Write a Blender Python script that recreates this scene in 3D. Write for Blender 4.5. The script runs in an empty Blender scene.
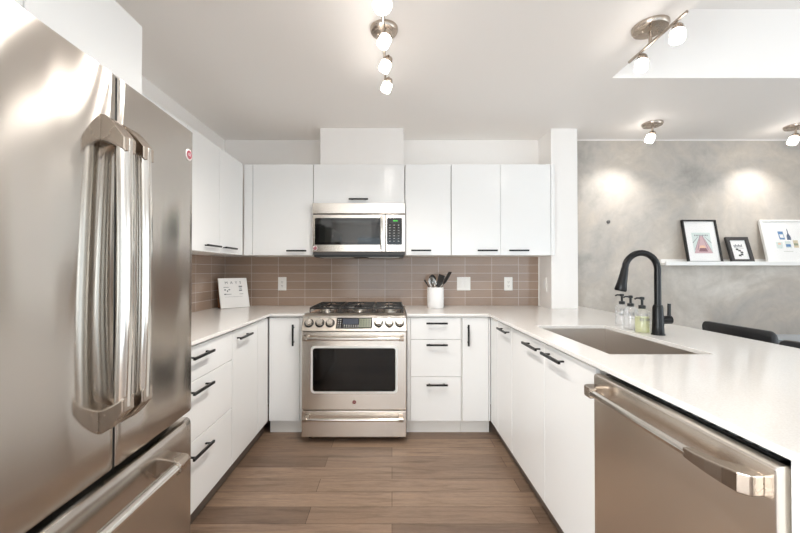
import bpy, bmesh, math, random
from mathutils import Vector, Matrix
random.seed(7)
S = bpy.context.scene
COL = S.collection

# ------------------------------------------------------------------ camera, world, light, exposure
CAMZ = 1.245
cam_d = bpy.data.cameras.new('camera')
cam = bpy.data.objects.new('camera', cam_d); COL.objects.link(cam)
cam.location = (0, 0, CAMZ)
cam.rotation_euler = (math.radians(90.56), 0, 0)
cam_d.sensor_width = 36.0
cam_d.lens = 360 / 800 * 36.0
cam_d.shift_x = 8 / 800
cam_d.clip_start = 0.02
S.camera = cam

S.view_settings.view_transform = 'Standard'
S.view_settings.look = 'None'
S.view_settings.gamma = 1.0
S.view_settings.use_curve_mapping = False
S.view_settings.exposure = 2.02
S.cycles.use_denoising = True
S.cycles.max_bounces = 18
S.cycles.diffuse_bounces = 14
S.cycles.glossy_bounces = 6
S.cycles.transparent_max_bounces = 16
S.cycles.sample_clamp_indirect = 6.0

w = bpy.data.worlds.new('daylight_sky'); S.world = w
w.use_nodes = True
bg = w.node_tree.nodes['Background']
bg.inputs['Color'].default_value = (0.80, 0.90, 1.0, 1)
bg.inputs['Strength'].default_value = 0.66

def area_light(name, loc, rot, sx, sy, power, color):
    l = bpy.data.lights.new(name, 'AREA'); l.shape = 'RECTANGLE'; l.size = sx; l.size_y = sy
    l.energy = power; l.color = color
    o = bpy.data.objects.new(name, l); COL.objects.link(o)
    o.location = loc; o.rotation_euler = rot
    return o
R = math.radians
# daylight through the window walls behind the camera and on the right of the living room
area_light('daylight_rear', (2.6, -3.72, 1.1), (R(90), 0, R(180)), 4.2, 2.0, 14, (0.95, 0.97, 1.0))
area_light('daylight_kitchen_rear', (-0.2, -3.72, 1.1), (R(90), 0, R(180)), 1.5, 2.0, 76, (0.97, 0.98, 1.0))
area_light('daylight_right', (5.32, -0.6, 1.2), (R(90), 0, R(90)), 4.0, 1.9, 12, (0.93, 0.97, 1.0))

area_light('added_fill_left', (-1.68, -1.95, 1.05), (R(90), 0, R(-90)), 2.2, 1.9, 54, (0.97, 0.98, 1.0))  # added fill light outside an unseen left opening, brightens the right-run doors

# ------------------------------------------------------------------ materials
def lin(c):
    out = []
    for v in c:
        v /= 255.0
        out.append(v / 12.92 if v <= 0.04045 else ((v + 0.055) / 1.055) ** 2.4)
    return (out[0], out[1], out[2], 1.0)

class NT:
    def __init__(s, name):
        s.m = bpy.data.materials.new(name); s.m.use_nodes = True
        s.t = s.m.node_tree; s.p = s.t.nodes['Principled BSDF']
        s.out = s.t.nodes['Material Output']
    def n(s, kind, **kw):
        nd = s.t.nodes.new(kind)
        for k, v in kw.items():
            if k in nd.inputs.keys(): nd.inputs[k].default_value = v
            else: setattr(nd, k, v)
        return nd
    def l(s, a, b): s.t.links.new(a, b)
    def coord(s, scale=(1, 1, 1), rot=(0, 0, 0), loc=(0, 0, 0)):
        tc = s.n('ShaderNodeTexCoord'); mp = s.n('ShaderNodeMapping')
        mp.inputs['Scale'].default_value = scale; mp.inputs['Rotation'].default_value = rot
        mp.inputs['Location'].default_value = loc
        s.l(tc.outputs['Object'], mp.inputs['Vector']); return mp.outputs['Vector']
    def bump(s, h, strength=0.1, dist=0.002):
        b = s.n('ShaderNodeBump'); b.inputs['Strength'].default_value = strength
        b.inputs['Distance'].default_value = dist
        s.l(h, b.inputs['Height']); s.l(b.outputs['Normal'], s.p.inputs['Normal'])
    def ramp(s, fac, stops):
        r = s.n('ShaderNodeValToRGB'); e = r.color_ramp.elements
        while len(e) < len(stops): e.new(0.5)
        for i, (p, c) in enumerate(stops):
            e[i].position = p; e[i].color = c
        s.l(fac, r.inputs['Fac']); return r.outputs['Color']

def simple(name, rgb, rough=0.5, metal=0.0, spec=0.5, noise=0.0, coat=0.0):
    k = NT(name)
    k.p.inputs['Base Color'].default_value = lin(rgb)
    k.p.inputs['Roughness'].default_value = rough
    k.p.inputs['Metallic'].default_value = metal
    k.p.inputs['Specular IOR Level'].default_value = spec
    k.p.inputs['Coat Weight'].default_value = coat
    nz = k.n('ShaderNodeTexNoise', Scale=14.0, Detail=3.0)
    k.l(k.coord(), nz.inputs['Vector'])
    mr = k.n('ShaderNodeMapRange')
    mr.inputs['To Min'].default_value = max(0.0, rough - 0.03 - noise); mr.inputs['To Max'].default_value = rough + 0.03 + noise
    k.l(nz.outputs['Fac'], mr.inputs['Value']); k.l(mr.outputs['Result'], k.p.inputs['Roughness'])
    return k.m

def steel(name, rgb, rough=0.3, aniso=0.6, streak=(1, 1, 240), wave=0.0, wscale=2.2):
    k = NT(name)
    k.p.inputs['Metallic'].default_value = 1.0
    k.p.inputs['Base Color'].default_value = lin(rgb)
    nz = k.n('ShaderNodeTexNoise', Scale=2.0, Detail=4.0)
    k.l(k.coord(streak), nz.inputs['Vector'])
    mr = k.n('ShaderNodeMapRange'); mr.inputs['To Min'].default_value = rough - 0.006; mr.inputs['To Max'].default_value = rough + 0.006
    k.l(nz.outputs['Fac'], mr.inputs['Value']); k.l(mr.outputs['Result'], k.p.inputs['Roughness'])
    k.p.inputs['Anisotropic'].default_value = aniso; k.p.inputs['Anisotropic Rotation'].default_value = 0.25
    tg = k.n('ShaderNodeTangent'); tg.direction_type = 'RADIAL'; tg.axis = 'Z'
    k.l(tg.outputs['Tangent'], k.p.inputs['Tangent'])
    if wave:
        n2 = k.n('ShaderNodeTexNoise', Scale=wscale, Detail=1.0)
        k.l(k.coord((1, 1, 0.3)), n2.inputs['Vector'])
        k.bump(n2.outputs['Fac'], 1.0, wave)
    return k.m

def paint(name, rgb, rough=0.6, bump=0.03):
    k = NT(name)
    k.p.inputs['Base Color'].default_value = lin(rgb); k.p.inputs['Roughness'].default_value = rough
    nz = k.n('ShaderNodeTexNoise', Scale=160.0, Detail=2.0)
    k.l(k.coord(), nz.inputs['Vector']); k.bump(nz.outputs['Fac'], bump, 0.001)
    return k.m

def tile_mat(name, axis, off):
    k = NT(name)
    tc = k.n('ShaderNodeTexCoord'); sp = k.n('ShaderNodeSeparateXYZ'); k.l(tc.outputs['Object'], sp.inputs['Vector'])
    cb = k.n('ShaderNodeCombineXYZ')
    k.l(sp.outputs[axis], cb.inputs['X']); k.l(sp.outputs['Z'], cb.inputs['Y'])
    mp = k.n('ShaderNodeMapping'); mp.inputs['Location'].default_value = (off[0], off[1], 0)
    k.l(cb.outputs['Vector'], mp.inputs['Vector'])
    br = k.n('ShaderNodeTexBrick'); br.offset = 0.0; br.squash = 1.0
    k.l(mp.outputs['Vector'], br.inputs['Vector'])
    br.inputs['Scale'].default_value = 1.0; br.inputs['Brick Width'].default_value = 0.2475; br.inputs['Row Height'].default_value = 0.0755
    br.inputs['Mortar Size'].default_value = 0.0016; br.inputs['Mortar Smooth'].default_value = 0.1
    br.inputs['Color1'].default_value = lin((168, 146, 130)); br.inputs['Color2'].default_value = lin((155, 134, 119))
    br.inputs['Mortar'].default_value = lin((214, 203, 192))
    nz = k.n('ShaderNodeTexNoise', Scale=3.0, Detail=5.0); k.l(k.coord((3, 3, 70)), nz.inputs['Vector'])
    mx = k.n('ShaderNodeMix', data_type='RGBA', blend_type='MULTIPLY'); mx.inputs['Factor'].default_value = 0.45
    k.l(br.outputs['Color'], mx.inputs['A'])
    k.l(k.ramp(nz.outputs['Fac'], [(0.3, (0.78, 0.78, 0.78, 1)), (0.7, (1.08, 1.08, 1.08, 1))]), mx.inputs['B'])
    k.l(mx.outputs['Result'], k.p.inputs['Base Color'])
    k.p.inputs['Roughness'].default_value = 0.14
    inv = k.n('ShaderNodeMath', operation='SUBTRACT'); inv.inputs[0].default_value = 1.0; k.l(br.outputs['Fac'], inv.inputs[1])
    k.bump(inv.outputs[0], 0.4, 0.0015)
    return k.m

def floor_mat():
    k = NT('oak_planks')
    mp = k.coord()
    br = k.n('ShaderNodeTexBrick'); br.offset = 0.37; br.offset_frequency = 2
    k.l(mp, br.inputs['Vector'])
    br.inputs['Scale'].default_value = 1.0; br.inputs['Brick Width'].default_value = 1.15; br.inputs['Row Height'].default_value = 0.127
    br.inputs['Mortar Size'].default_value = 0.0016; br.inputs['Mortar Smooth'].default_value = 0.2; br.inputs['Bias'].default_value = 0.0
    br.inputs['Color1'].default_value = lin((146, 123, 104)); br.inputs['Color2'].default_value = lin((113, 93, 78))
    br.inputs['Mortar'].default_value = lin((78, 60, 48))
    g1 = k.n('ShaderNodeTexNoise', Scale=2.2, Detail=8.0, Roughness=0.62, Distortion=0.8); k.l(k.coord((1.2, 14, 1)), g1.inputs['Vector'])
    g2 = k.n('ShaderNodeTexNoise', Scale=6.0, Detail=6.0, Roughness=0.7, Distortion=0.3); k.l(k.coord((3, 60, 1)), g2.inputs['Vector'])
    m1 = k.n('ShaderNodeMix', data_type='RGBA', blend_type='MULTIPLY'); m1.inputs['Factor'].default_value = 0.75
    k.l(br.outputs['Color'], m1.inputs['A'])
    k.l(k.ramp(g1.outputs['Fac'], [(0.32, (0.58, 0.54, 0.50, 1)), (0.50, (1, 1, 1, 1)), (0.68, (1.18, 1.16, 1.13, 1))]), m1.inputs['B'])
    m2 = k.n('ShaderNodeMix', data_type='RGBA', blend_type='MULTIPLY'); m2.inputs['Factor'].default_value = 0.75
    k.l(m1.outputs['Result'], m2.inputs['A'])
    k.l(k.ramp(g2.outputs['Fac'], [(0.35, (0.72, 0.68, 0.65, 1)), (0.6, (1.05, 1.05, 1.05, 1))]), m2.inputs['B'])
    vo = k.n('ShaderNodeTexVoronoi', Scale=1.0); k.l(k.coord((1.4, 4.2, 1)), vo.inputs['Vector'])
    m3 = k.n('ShaderNodeMix', data_type='RGBA', blend_type='MULTIPLY'); m3.inputs['Factor'].default_value = 1.0
    k.l(m2.outputs['Result'], m3.inputs['A'])
    k.l(k.ramp(vo.outputs['Distance'], [(0.0, (0.42, 0.36, 0.32, 1)), (0.06, (0.8, 0.78, 0.76, 1)), (0.12, (1, 1, 1, 1))]), m3.inputs['B'])
    k.l(m3.outputs['Result'], k.p.inputs['Base Color'])
    k.p.inputs['Roughness'].default_value = 0.42
    inv = k.n('ShaderNodeMath', operation='SUBTRACT'); inv.inputs[0].default_value = 1.0; k.l(br.outputs['Fac'], inv.inputs[1])
    k.bump(inv.outputs[0], 0.3, 0.001)
    return k.m

def concrete_mat():
    k = NT('troweled_concrete')
    a = k.n('ShaderNodeTexNoise', Scale=1.1, Detail=8.0, Roughness=0.62, Distortion=0.6); k.l(k.coord((1, 1, 1.1)), a.inputs['Vector'])
    c1 = k.ramp(a.outputs['Fac'], [(0.32, lin((158, 154, 148))), (0.45, lin((184, 178, 171))), (0.55, lin((196, 187, 176))), (0.68, lin((218, 211, 202)))])
    b = k.n('ShaderNodeTexNoise', Scale=7.0, Detail=8.0, Roughness=0.7, Distortion=1.2); k.l(k.coord(), b.inputs['Vector'])
    m = k.n('ShaderNodeMix', data_type='RGBA', blend_type='MULTIPLY'); m.inputs['Factor'].default_value = 0.7
    k.l(c1, m.inputs['A']); k.l(k.ramp(b.outputs['Fac'], [(0.3, (0.82, 0.82, 0.82, 1)), (0.65, (1.05, 1.05, 1.05, 1))]), m.inputs['B'])
    k.l(m.outputs['Result'], k.p.inputs['Base Color'])
    k.p.inputs['Roughness'].default_value = 0.5
    k.bump(b.outputs['Fac'], 0.15, 0.004)
    return k.m

def quartz_mat():
    k = NT('white_quartz')
    n = k.n('ShaderNodeTexNoise', Scale=260.0, Detail=2.0); k.l(k.coord(), n.inputs['Vector'])
    k.l(k.ramp(n.outputs['Fac'], [(0.3, lin((229, 226, 222))), (0.7, lin((240, 238, 235)))]), k.p.inputs['Base Color'])
    k.p.inputs['Roughness'].default_value = 0.13
    return k.m

def clear_mat(name, tint, gloss=0.12, body=0.0, body_rgb=(255, 255, 255), rough=0.03):
    """thin clear glass or plastic: mostly transparent with a sharp reflection"""
    k = NT(name); k.t.nodes.remove(k.p)
    tr = k.n('ShaderNodeBsdfTransparent'); tr.inputs['Color'].default_value = lin(tint)
    gl = k.n('ShaderNodeBsdfGlossy'); gl.inputs['Roughness'].default_value = rough
    lw = k.n('ShaderNodeLayerWeight'); lw.inputs['Blend'].default_value = 0.25
    mr = k.n('ShaderNodeMapRange'); mr.inputs['To Min'].default_value = gloss * 0.4; mr.inputs['To Max'].default_value = min(1.0, gloss * 4)
    k.l(lw.outputs['Fresnel'], mr.inputs['Value'])
    mx = k.n('ShaderNodeMixShader'); k.l(mr.outputs['Result'], mx.inputs[0]); k.l(tr.outputs[0], mx.inputs[1]); k.l(gl.outputs[0], mx.inputs[2])
    last = mx
    if body:
        df = k.n('ShaderNodeBsdfDiffuse'); df.inputs['Color'].default_value = lin(body_rgb)
        m2 = k.n('ShaderNodeMixShader'); m2.inputs[0].default_value = body
        k.l(mx.outputs[0], m2.inputs[1]); k.l(df.outputs[0], m2.inputs[2]); last = m2
    k.l(last.outputs[0], k.out.inputs['Surface'])
    return k.m

def emis(name, rgb, strength):
    k = NT(name)
    k.p.inputs['Base Color'].default_value = lin(rgb)
    k.p.inputs['Emission Color'].default_value = lin(rgb); k.p.inputs['Emission Strength'].default_value = strength
    return k.m

M = dict(
    wall=paint('white_wall_paint', (242, 239, 236)),
    ceil=paint('white_ceiling_paint', (246, 243, 240)),
    floor=floor_mat(), concrete=concrete_mat(),
    tile_b=tile_mat('taupe_tile_back', 'X', (0.808 - 0.0008, -0.914)), tile_l=tile_mat('taupe_tile_left', 'Y', (-3.34, -0.914)),
    lam=simple('white_gloss_laminate', (238, 238, 237), 0.16, noise=0.01), carc=simple('white_melamine', (228, 226, 222), 0.4),
    kick=simple('white_plinth', (236, 233, 228), 0.4), kick_shade=simple('shade_darkened_plinth', (104, 92, 82), 0.5),  # side plinths: toe-kick shade put into the darker brown colour
    quartz=quartz_mat(),
    black=simple('matte_black_metal', (14, 14, 15), 0.3, spec=0.35),
    blackgloss=simple('gloss_black_metal', (14, 14, 15), 0.2),
    plastic=simple('black_plastic', (18, 18, 19), 0.45), rubber=simple('black_rubber', (12, 12, 12), 0.7),
    iron=simple('cast_iron', (30, 28, 27), 0.38),
    fridge=steel('brushed_steel_door', (196, 190, 183), 0.15, 1.0, (1, 1, 300), wave=0.028, wscale=2.4),
    steel=steel('brushed_steel', (240, 233, 224), 0.27, 0.8),
    steel_s=steel('satin_steel', (216, 210, 202), 0.32, 0.2),
    bright=simple('bright_trim', (244, 242, 238), 0.5, 1.0),
    panel=simple('satin_panel', (196, 188, 178), 0.42, 1.0),
    chrome=simple('polished_steel', (226, 222, 216), 0.13, 1.0),
    nickel=simple('brushed_nickel', (182, 170, 158), 0.27, 1.0),
    sink=steel('sink_steel', (206, 199, 192), 0.42, 0.0), alum=simple('burner_aluminium', (190, 184, 176), 0.35, 1.0),
    side=simple('grey_appliance_side', (96, 94, 92), 0.5),
    glassblk=simple('black_oven_glass', (9, 9, 9), 0.06, spec=0.6), mwglass=simple('dark_microwave_glass', (26, 27, 26), 0.05, spec=0.8),
    lcd=simple('grey_green_display', (112, 118, 98), 0.2), lcd2=simple('blue_grey_display', (58, 64, 76), 0.2), lit=emis('green_digits', (60, 170, 60), 0.12),
    keys=simple('pale_key_print', (150, 150, 148), 0.5),
    red=simple('red_enamel', (150, 62, 76), 0.3), darkred=simple('dark_red_enamel', (110, 20, 20), 0.25), white_en=simple('white_enamel', (214, 208, 206), 0.3),
    plate=simple('white_plastic_plate', (240, 238, 234), 0.35), slot=simple('dark_slot', (60, 58, 56), 0.6),
    ceramic=simple('white_ceramic', (240, 239, 238), 0.25),
    glass=clear_mat('clear_bottle', (254, 254, 254), 0.14, 0.10, (250, 250, 250)), pane=clear_mat('window_pane', (250, 252, 252), 0.06),
    water=clear_mat('clear_soap', (254, 254, 254), 0.04, 0.22, (248, 248, 247)), lemon=clear_mat('pale_yellow_soap', (250, 250, 228), 0.04, 0.5, (240, 242, 196)),
    ink=simple('black_ink', (50, 50, 50), 0.6), greyink=simple('grey_ink', (128, 130, 134), 0.6), paper=simple('white_paper', (244, 243, 241), 0.6),
    pink=simple('dusty_pink_print', (208, 176, 180), 0.6), mauve=simple('mauve_print', (140, 98, 108), 0.6), mint=simple('pale_mint_print', (214, 224, 220), 0.6),
    blue=simple('blue_print', (72, 124, 176), 0.6), navy=simple('navy_print', (58, 78, 112), 0.6), sand=simple('sand_print', (214, 200, 168), 0.6), peach=simple('peach_print', (236, 196, 164), 0.6), olive=simple('olive_print', (138, 146, 120), 0.6),
    frame_b=simple('black_frame_lacquer', (24, 23, 23), 0.35), frame_g=simple('charcoal_frame', (62, 60, 60), 0.4), frame_w=simple('white_frame', (236, 235, 232), 0.35),
    fglass=clear_mat('frame_glass', (255, 255, 255), 0.03),
    shelf=simple('white_shelf_lacquer', (238, 237, 234), 0.3),
    shade=emis('frosted_lamp_glass', (255, 247, 238), 4.0),
    leather=simple('black_leatherette', (36, 36, 38), 0.42), legblk=simple('black_steel_leg', (20, 20, 20), 0.4),
    tableglass=simple('pale_glossy_tabletop', (176, 190, 204), 0.04, spec=0.8),
    wood=simple('brown_wood', (112, 74, 46), 0.45), winframe=simple('white_window_frame', (238, 238, 238), 0.4),
    utensil=simple('black_nylon', (26, 25, 25), 0.4), dgrey=simple('dark_grey_nylon', (58, 56, 55), 0.4),
)

# ------------------------------------------------------------------ mesh helpers
MAT = {}   # root / part name -> matrix of its thing
class MB:
    def __init__(s): s.bm = bmesh.new()
    def _fin(s, verts, mat, smooth):
        fs = set()
        for v in verts: fs.update(v.link_faces)
        for f in fs: f.material_index = mat; f.smooth = smooth
    def mesh(s, pts, faces, mat=0, smooth=False, X=None):
        vs = [s.bm.verts.new((X @ Vector(p)) if X else p) for p in pts]
        for f in faces: 
            try: s.bm.faces.new([vs[i] for i in f])
            except ValueError: pass
        s._fin(vs, mat, smooth); return s
    def box(s, x0, x1, y0, y1, z0, z1, mat=0, X=None):
        x0, x1 = sorted((x0, x1)); y0, y1 = sorted((y0, y1)); z0, z1 = sorted((z0, z1))
        p = [(x, y, z) for z in (z0, z1) for y in (y0, y1) for x in (x0, x1)]
        return s.mesh(p, [(0, 2, 3, 1), (4, 5, 7, 6), (0, 1, 5, 4), (2, 6, 7, 3), (0, 4, 6, 2), (1, 3, 7, 5)], mat, False, X)
    def prism(s, pts, vec, mat=0, X=None, smooth=False):
        n = len(pts); v = Vector(vec)
        p = [Vector(q) for q in pts] + [Vector(q) + v for q in pts]
        fs = [tuple(range(n))[::-1], tuple(range(n, 2 * n))] + [(i, (i + 1) % n, n + (i + 1) % n, n + i) for i in range(n)]
        return s.mesh(p, fs, mat, smooth, X)
    def loft(s, rings, mat=0, smooth=True, caps=True, X=None):
        n = len(rings[0]); p = [q for r in rings for q in r]; fs = []
        for k in range(len(rings) - 1):
            for i in range(n):
                j = (i + 1) % n
                fs.append((k * n + i, k * n + j, (k + 1) * n + j, (k + 1) * n + i))
        if caps:
            fs.append(tuple(range(n))[::-1]); fs.append(tuple(range((len(rings) - 1) * n, len(rings) * n)))
        s.mesh(p, fs, mat, smooth, X); return s
    def tube(s, path, r, seg=12, mat=0, flat=1.0, up=None, caps=True, X=None):
        P = [Vector(p) for p in path]; n = len(P)
        rs = r if isinstance(r, (list, tuple)) else [r] * n
        rings = []; prev = None
        for i in range(n):
            t = (P[min(i + 1, n - 1)] - P[max(i - 1, 0)]).normalized()
            if prev is None:
                u = Vector(up) if up else (Vector((0, 0, 1)) if abs(t.z) < 0.9 else Vector((0, 1, 0)))
            else: u = prev
            u = (u - t * u.dot(t)).normalized(); prev = u; v = t.cross(u)
            rings.append([P[i] + (u * math.cos(a) * flat + v * math.sin(a)) * rs[i] for a in [2 * math.pi * k / seg for k in range(seg)]])
        return s.loft(rings, mat, True, caps, X)
    def lathe(s, prof, X=None, seg=28, mat=0):
        rings = [[(r * math.cos(2 * math.pi * k / seg), r * math.sin(2 * math.pi * k / seg), z) for k in range(seg)] for r, z in prof]
        return s.loft(rings, mat, True, True, X)
    def grid(s, xs, ys, filled, z0, z1, X=None, mat=0):
        """one slab with holes: cells of a grid, shared vertices, walls round every hole"""
        V = {}; fs = []; pts = []
        def vid(i, j, k):
            if (i, j, k) not in V: V[(i, j, k)] = len(pts); pts.append((xs[i], ys[j], (z0, z1)[k]))
            return V[(i, j, k)]
        F = lambda i, j: 0 <= i < len(xs) - 1 and 0 <= j < len(ys) - 1 and filled(i, j)
        for i in range(len(xs) - 1):
            for j in range(len(ys) - 1):
                if not F(i, j): continue
                fs.append([vid(i, j, 1), vid(i + 1, j, 1), vid(i + 1, j + 1, 1), vid(i, j + 1, 1)])
                fs.append([vid(i, j, 0), vid(i, j + 1, 0), vid(i + 1, j + 1, 0), vid(i + 1, j, 0)])
                if not F(i - 1, j): fs.append([vid(i, j, 0), vid(i, j, 1), vid(i, j + 1, 1), vid(i, j + 1, 0)])
                if not F(i + 1, j): fs.append([vid(i + 1, j, 0), vid(i + 1, j + 1, 0), vid(i + 1, j + 1, 1), vid(i + 1, j, 1)])
                if not F(i, j - 1): fs.append([vid(i, j, 0), vid(i + 1, j, 0), vid(i + 1, j, 1), vid(i, j, 1)])
                if not F(i, j + 1): fs.append([vid(i, j + 1, 0), vid(i, j + 1, 1), vid(i + 1, j + 1, 1), vid(i + 1, j + 1, 0)])
        return s.mesh(pts, fs, mat, False, X)
    def build(s, name, mats, parent=None, bevel=0.0, seg=2, loc=None, sharp=40, recalc=True):
        bm = s.bm
        if recalc: bmesh.ops.recalc_face_normals(bm, faces=bm.faces[:])
        root = parent
        while root is not None and root.parent is not None: root = root.parent
        mt = MAT[root.name].inverted() if root is not None else (Matrix.Translation(-Vector(loc)) if loc else Matrix())
        bmesh.ops.transform(bm, matrix=mt, verts=bm.verts[:])
        for e in bm.edges:
            if len(e.link_faces) == 2 and e.calc_face_angle(0) > math.radians(sharp): e.smooth = False
        me = bpy.data.meshes.new(name); bm.to_mesh(me); bm.free()
        for m in (mats if isinstance(mats, (list, tuple)) else [mats]): me.materials.append(M[m])
        o = bpy.data.objects.new(name, me); COL.objects.link(o)
        if parent is not None: o.parent = parent
        elif loc: o.location = loc
        if bevel:
            b = o.modifiers.new('bevel', 'BEVEL'); b.width = bevel; b.segments = seg; b.limit_method = 'ANGLE'; b.angle_limit = math.radians(40)
        if parent is None: MAT[o.name] = Matrix.Translation(Vector(loc)) if loc else Matrix()
        return o

def thing(name, label, cat, loc=(0, 0, 0), rotz=0.0, group=None):
    o = bpy.data.objects.new(name, None); COL.objects.link(o)
    o.location = loc; o.rotation_euler = (0, 0, rotz); o.empty_display_size = 0.05
    MAT[o.name] = Matrix.Translation(Vector(loc)) @ Matrix.Rotation(rotz, 4, 'Z')
    return tag(o, label, cat, group)
def tag(o, label, cat, group=None):
    o['label'] = label; o['category'] = cat
    if group: o['group'] = group
    return o
def struct(o): o['kind'] = 'structure'; return o
def dup(root, loc, rotz, label, group=None):
    r = root.copy(); COL.objects.link(r); r.location = loc; r.rotation_euler = (0, 0, rotz); r['label'] = label
    if group: r['group'] = group
    for ch in list(root.children):
        c = ch.copy(); COL.objects.link(c); c.parent = r
        for g in list(ch.children):
            d = g.copy(); COL.objects.link(d); d.parent = c
    return r
def axisM(loc, n):
    return Matrix.Translation(Vector(loc)) @ Vector((0, 0, 1)).rotation_difference(Vector(n).normalized()).to_matrix().to_4x4()
def text_mesh(body, size, X, mat, name, parent, thick=0.0004):
    cu = bpy.data.curves.new('lettering', 'FONT'); cu.body = body; cu.size = size; cu.align_x = 'CENTER'; cu.align_y = 'CENTER'; cu.extrude = thick; cu.resolution_u = 3
    t = bpy.data.objects.new('lettering', cu); COL.objects.link(t)
    bpy.context.view_layer.update()
    me = bpy.data.meshes.new_from_object(t.evaluated_get(bpy.context.evaluated_depsgraph_get()))
    bpy.data.objects.remove(t); bpy.data.curves.remove(cu)
    root = parent
    while root.parent is not None: root = root.parent
    me.transform(MAT[root.name].inverted() @ X); me.name = name
    me.materials.clear(); me.materials.append(M[mat])
    o = bpy.data.objects.new(name, me); COL.objects.link(o); o.parent = parent
    return o

# ------------------------------------------------------------------ room numbers
XW, YW, XE, YR, CZ, HZ = -1.56, 3.35, 5.2, -3.6, 2.46, 2.90
XL, YB, XR, XU, YU = -0.936, 2.727, 0.745, -1.242, 3.0
CT0, CT1 = 0.898, 0.916       # worktop under side and top
UZ0, UZ1 = 1.368, 2.128       # wall cabinets

# ------------------------------------------------------------------ structure
struct(MB().box(XW - .1, XE + .1, YR - .1, YW + .1, -0.1, 0).build('floor', 'floor'))
c = MB()
c.grid([XW - .1, 1.39, XE + .1], [YR - .1, 2.267, YW + .1], lambda i, j: not (i == 1 and j == 0), CZ, HZ)
c.box(XW - .1, XE + .1, YR - .1, YW + .1, HZ, HZ + .1)
struct(c.build('ceiling', 'ceil'))
def wall_x(name, x0, x1, y0, y1, mat, z1=CZ): return struct(MB().box(x0, x1, y0, y1, 0, z1).build(name, mat))
wall_x('wall_back', XW - .1, 1.42, YW, YW + .1, 'wall')
wall_x('wall_dining', 1.42, XE + .1, YW, YW + .1, 'concrete')
struct(MB().box(1.364, 1.591, 3.08, YW, 0, CZ).build('wall_column', 'wall', bevel=.002))
struct(MB().box(-.613, .098, 3.066, YW, UZ1 + .001, CZ).build('wall_soffit', 'wall', bevel=.002))
ZX = Matrix(((1, 0, 0, 0), (0, 0, 1, 0), (0, 1, 0, 0), (0, 0, 0, 1)))   # (a, z, d) -> (a, d, z)
ZY = Matrix(((0, 0, 1, 0), (1, 0, 0, 0), (0, 1, 0, 0), (0, 0, 0, 1)))   # (a, z, d) -> (d, a, z)
struct(MB().grid([XW - .1, -0.95, .55, .62, 4.7, XE + .1], [0, .08, 2.15, HZ], lambda i, j: not (j == 1 and i in (1, 3)), YR - .1, YR, X=ZX).build('wall_rear', 'wall'))
struct(MB().grid([YR - .1, -2.6, 1.4, YW + .1], [0, .25, 2.2, HZ], lambda i, j: not (j == 1 and i == 1), XE, XE + .1, X=ZY).build('wall_right', 'wall'))
def window(name, a0, a1, z0, z1, d, X, n):
    f = MB(); t = .05
    f.grid([a0, a0 + t] + [v for k in range(1, n) for v in (a0 + (a1 - a0) * k / n - t / 2, a0 + (a1 - a0) * k / n + t / 2)] + [a1 - t, a1],
           [z0, z0 + t, z1 - t, z1], lambda i, j: j != 1 or i % 2 == 0, d - .03, d + .03, X=X)
    o = struct(f.build(name, 'winframe'))
    MB().box(a0 + t / 2, a1 - t / 2, z0 + t / 2, z1 - t / 2, d - .003, d + .003, X=X).build('window_pane', 'pane', o)
window('window_1', -.95, .55, .08, 2.15, YR - .05, ZX, 2)
window('window_2', .62, 4.7, .08, 2.15, YR - .05, ZX, 4)
struct(MB().grid([YR, -3.05, -.85, YW], [0, .08, 2.05, CZ], lambda i, j: not (j == 1 and i == 1), XW - .1, XW, X=ZY).build('wall_left', 'wall'))  # opening behind the camera added to let the left fill light in
window('window_added', -3.05, -.85, .08, 2.05, XW - .05, ZY, 2)  # unseen window, put in only to go with the left fill light
window('window_3', -2.6, 1.4, .25, 2.2, XE + .05, ZY, 4)
struct(MB().box(XW + .01, 1.362, YW - .01, YW, CT1, UZ0 + .004).build('trim_1', 'tile_b'))
struct(MB().box(XW, XW + .01, 1.40, YW - .01, CT1, UZ0 + .004).build('trim_2', 'tile_l'))
struct(MB().box(1.592, XE, YW - .005, YW, CZ - .008, CZ).build('trim_3', 'wall'))
struct(MB().box(1.356, 1.364, YW - .014, YW - .0005, CT1, UZ0).build('trim_4', 'plate'))

# ------------------------------------------------------------------ cabinet helpers
def fm(face, a, d, z):
    return {'L': (XL + d, a, z), 'B': (a, YB - d, z), 'R': (XR - d, a, z), 'UL': (XU + d, a, z), 'UB': (a, YU - d, z), 'F': (-.906 + d, a, z)}[face]
def fbox(mb, face, a0, a1, d0, d1, z0, z1, mat=0):
    p, q = fm(face, a0, d0, z0), fm(face, a1, d1, z1)
    return mb.box(p[0], q[0], p[1], q[1], z0, z1, mat)
def pull(parent, face, a, z, length=.16, vert=False):
    mb = MB(); h = length / 2
    if vert:
        fbox(mb, face, a - .0065, a + .0065, .026, .037, z - h, z + h)
        for s in (-1, 1): fbox(mb, face, a - .004, a + .004, 0, .0262, z + s * (h - .025) - .005, z + s * (h - .025) + .005)
    else:
        fbox(mb, face, a - h, a + h, .026, .037, z - .0065, z + .0065)
        for s in (-1, 1): fbox(mb, face, a + s * (h - .025) - .005, a + s * (h - .025) + .005, 0, .0262, z - .004, z + .004)
    return mb.build('handle', 'black', parent, bevel=.0015)
def front(parent, name, face, a0, a1, z0, z1):
    return fbox(MB(), face, a0 + .0015, a1 - .0015, -.018, 0, z0, z1).build(name, 'lam', parent, bevel=.0015)
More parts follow.
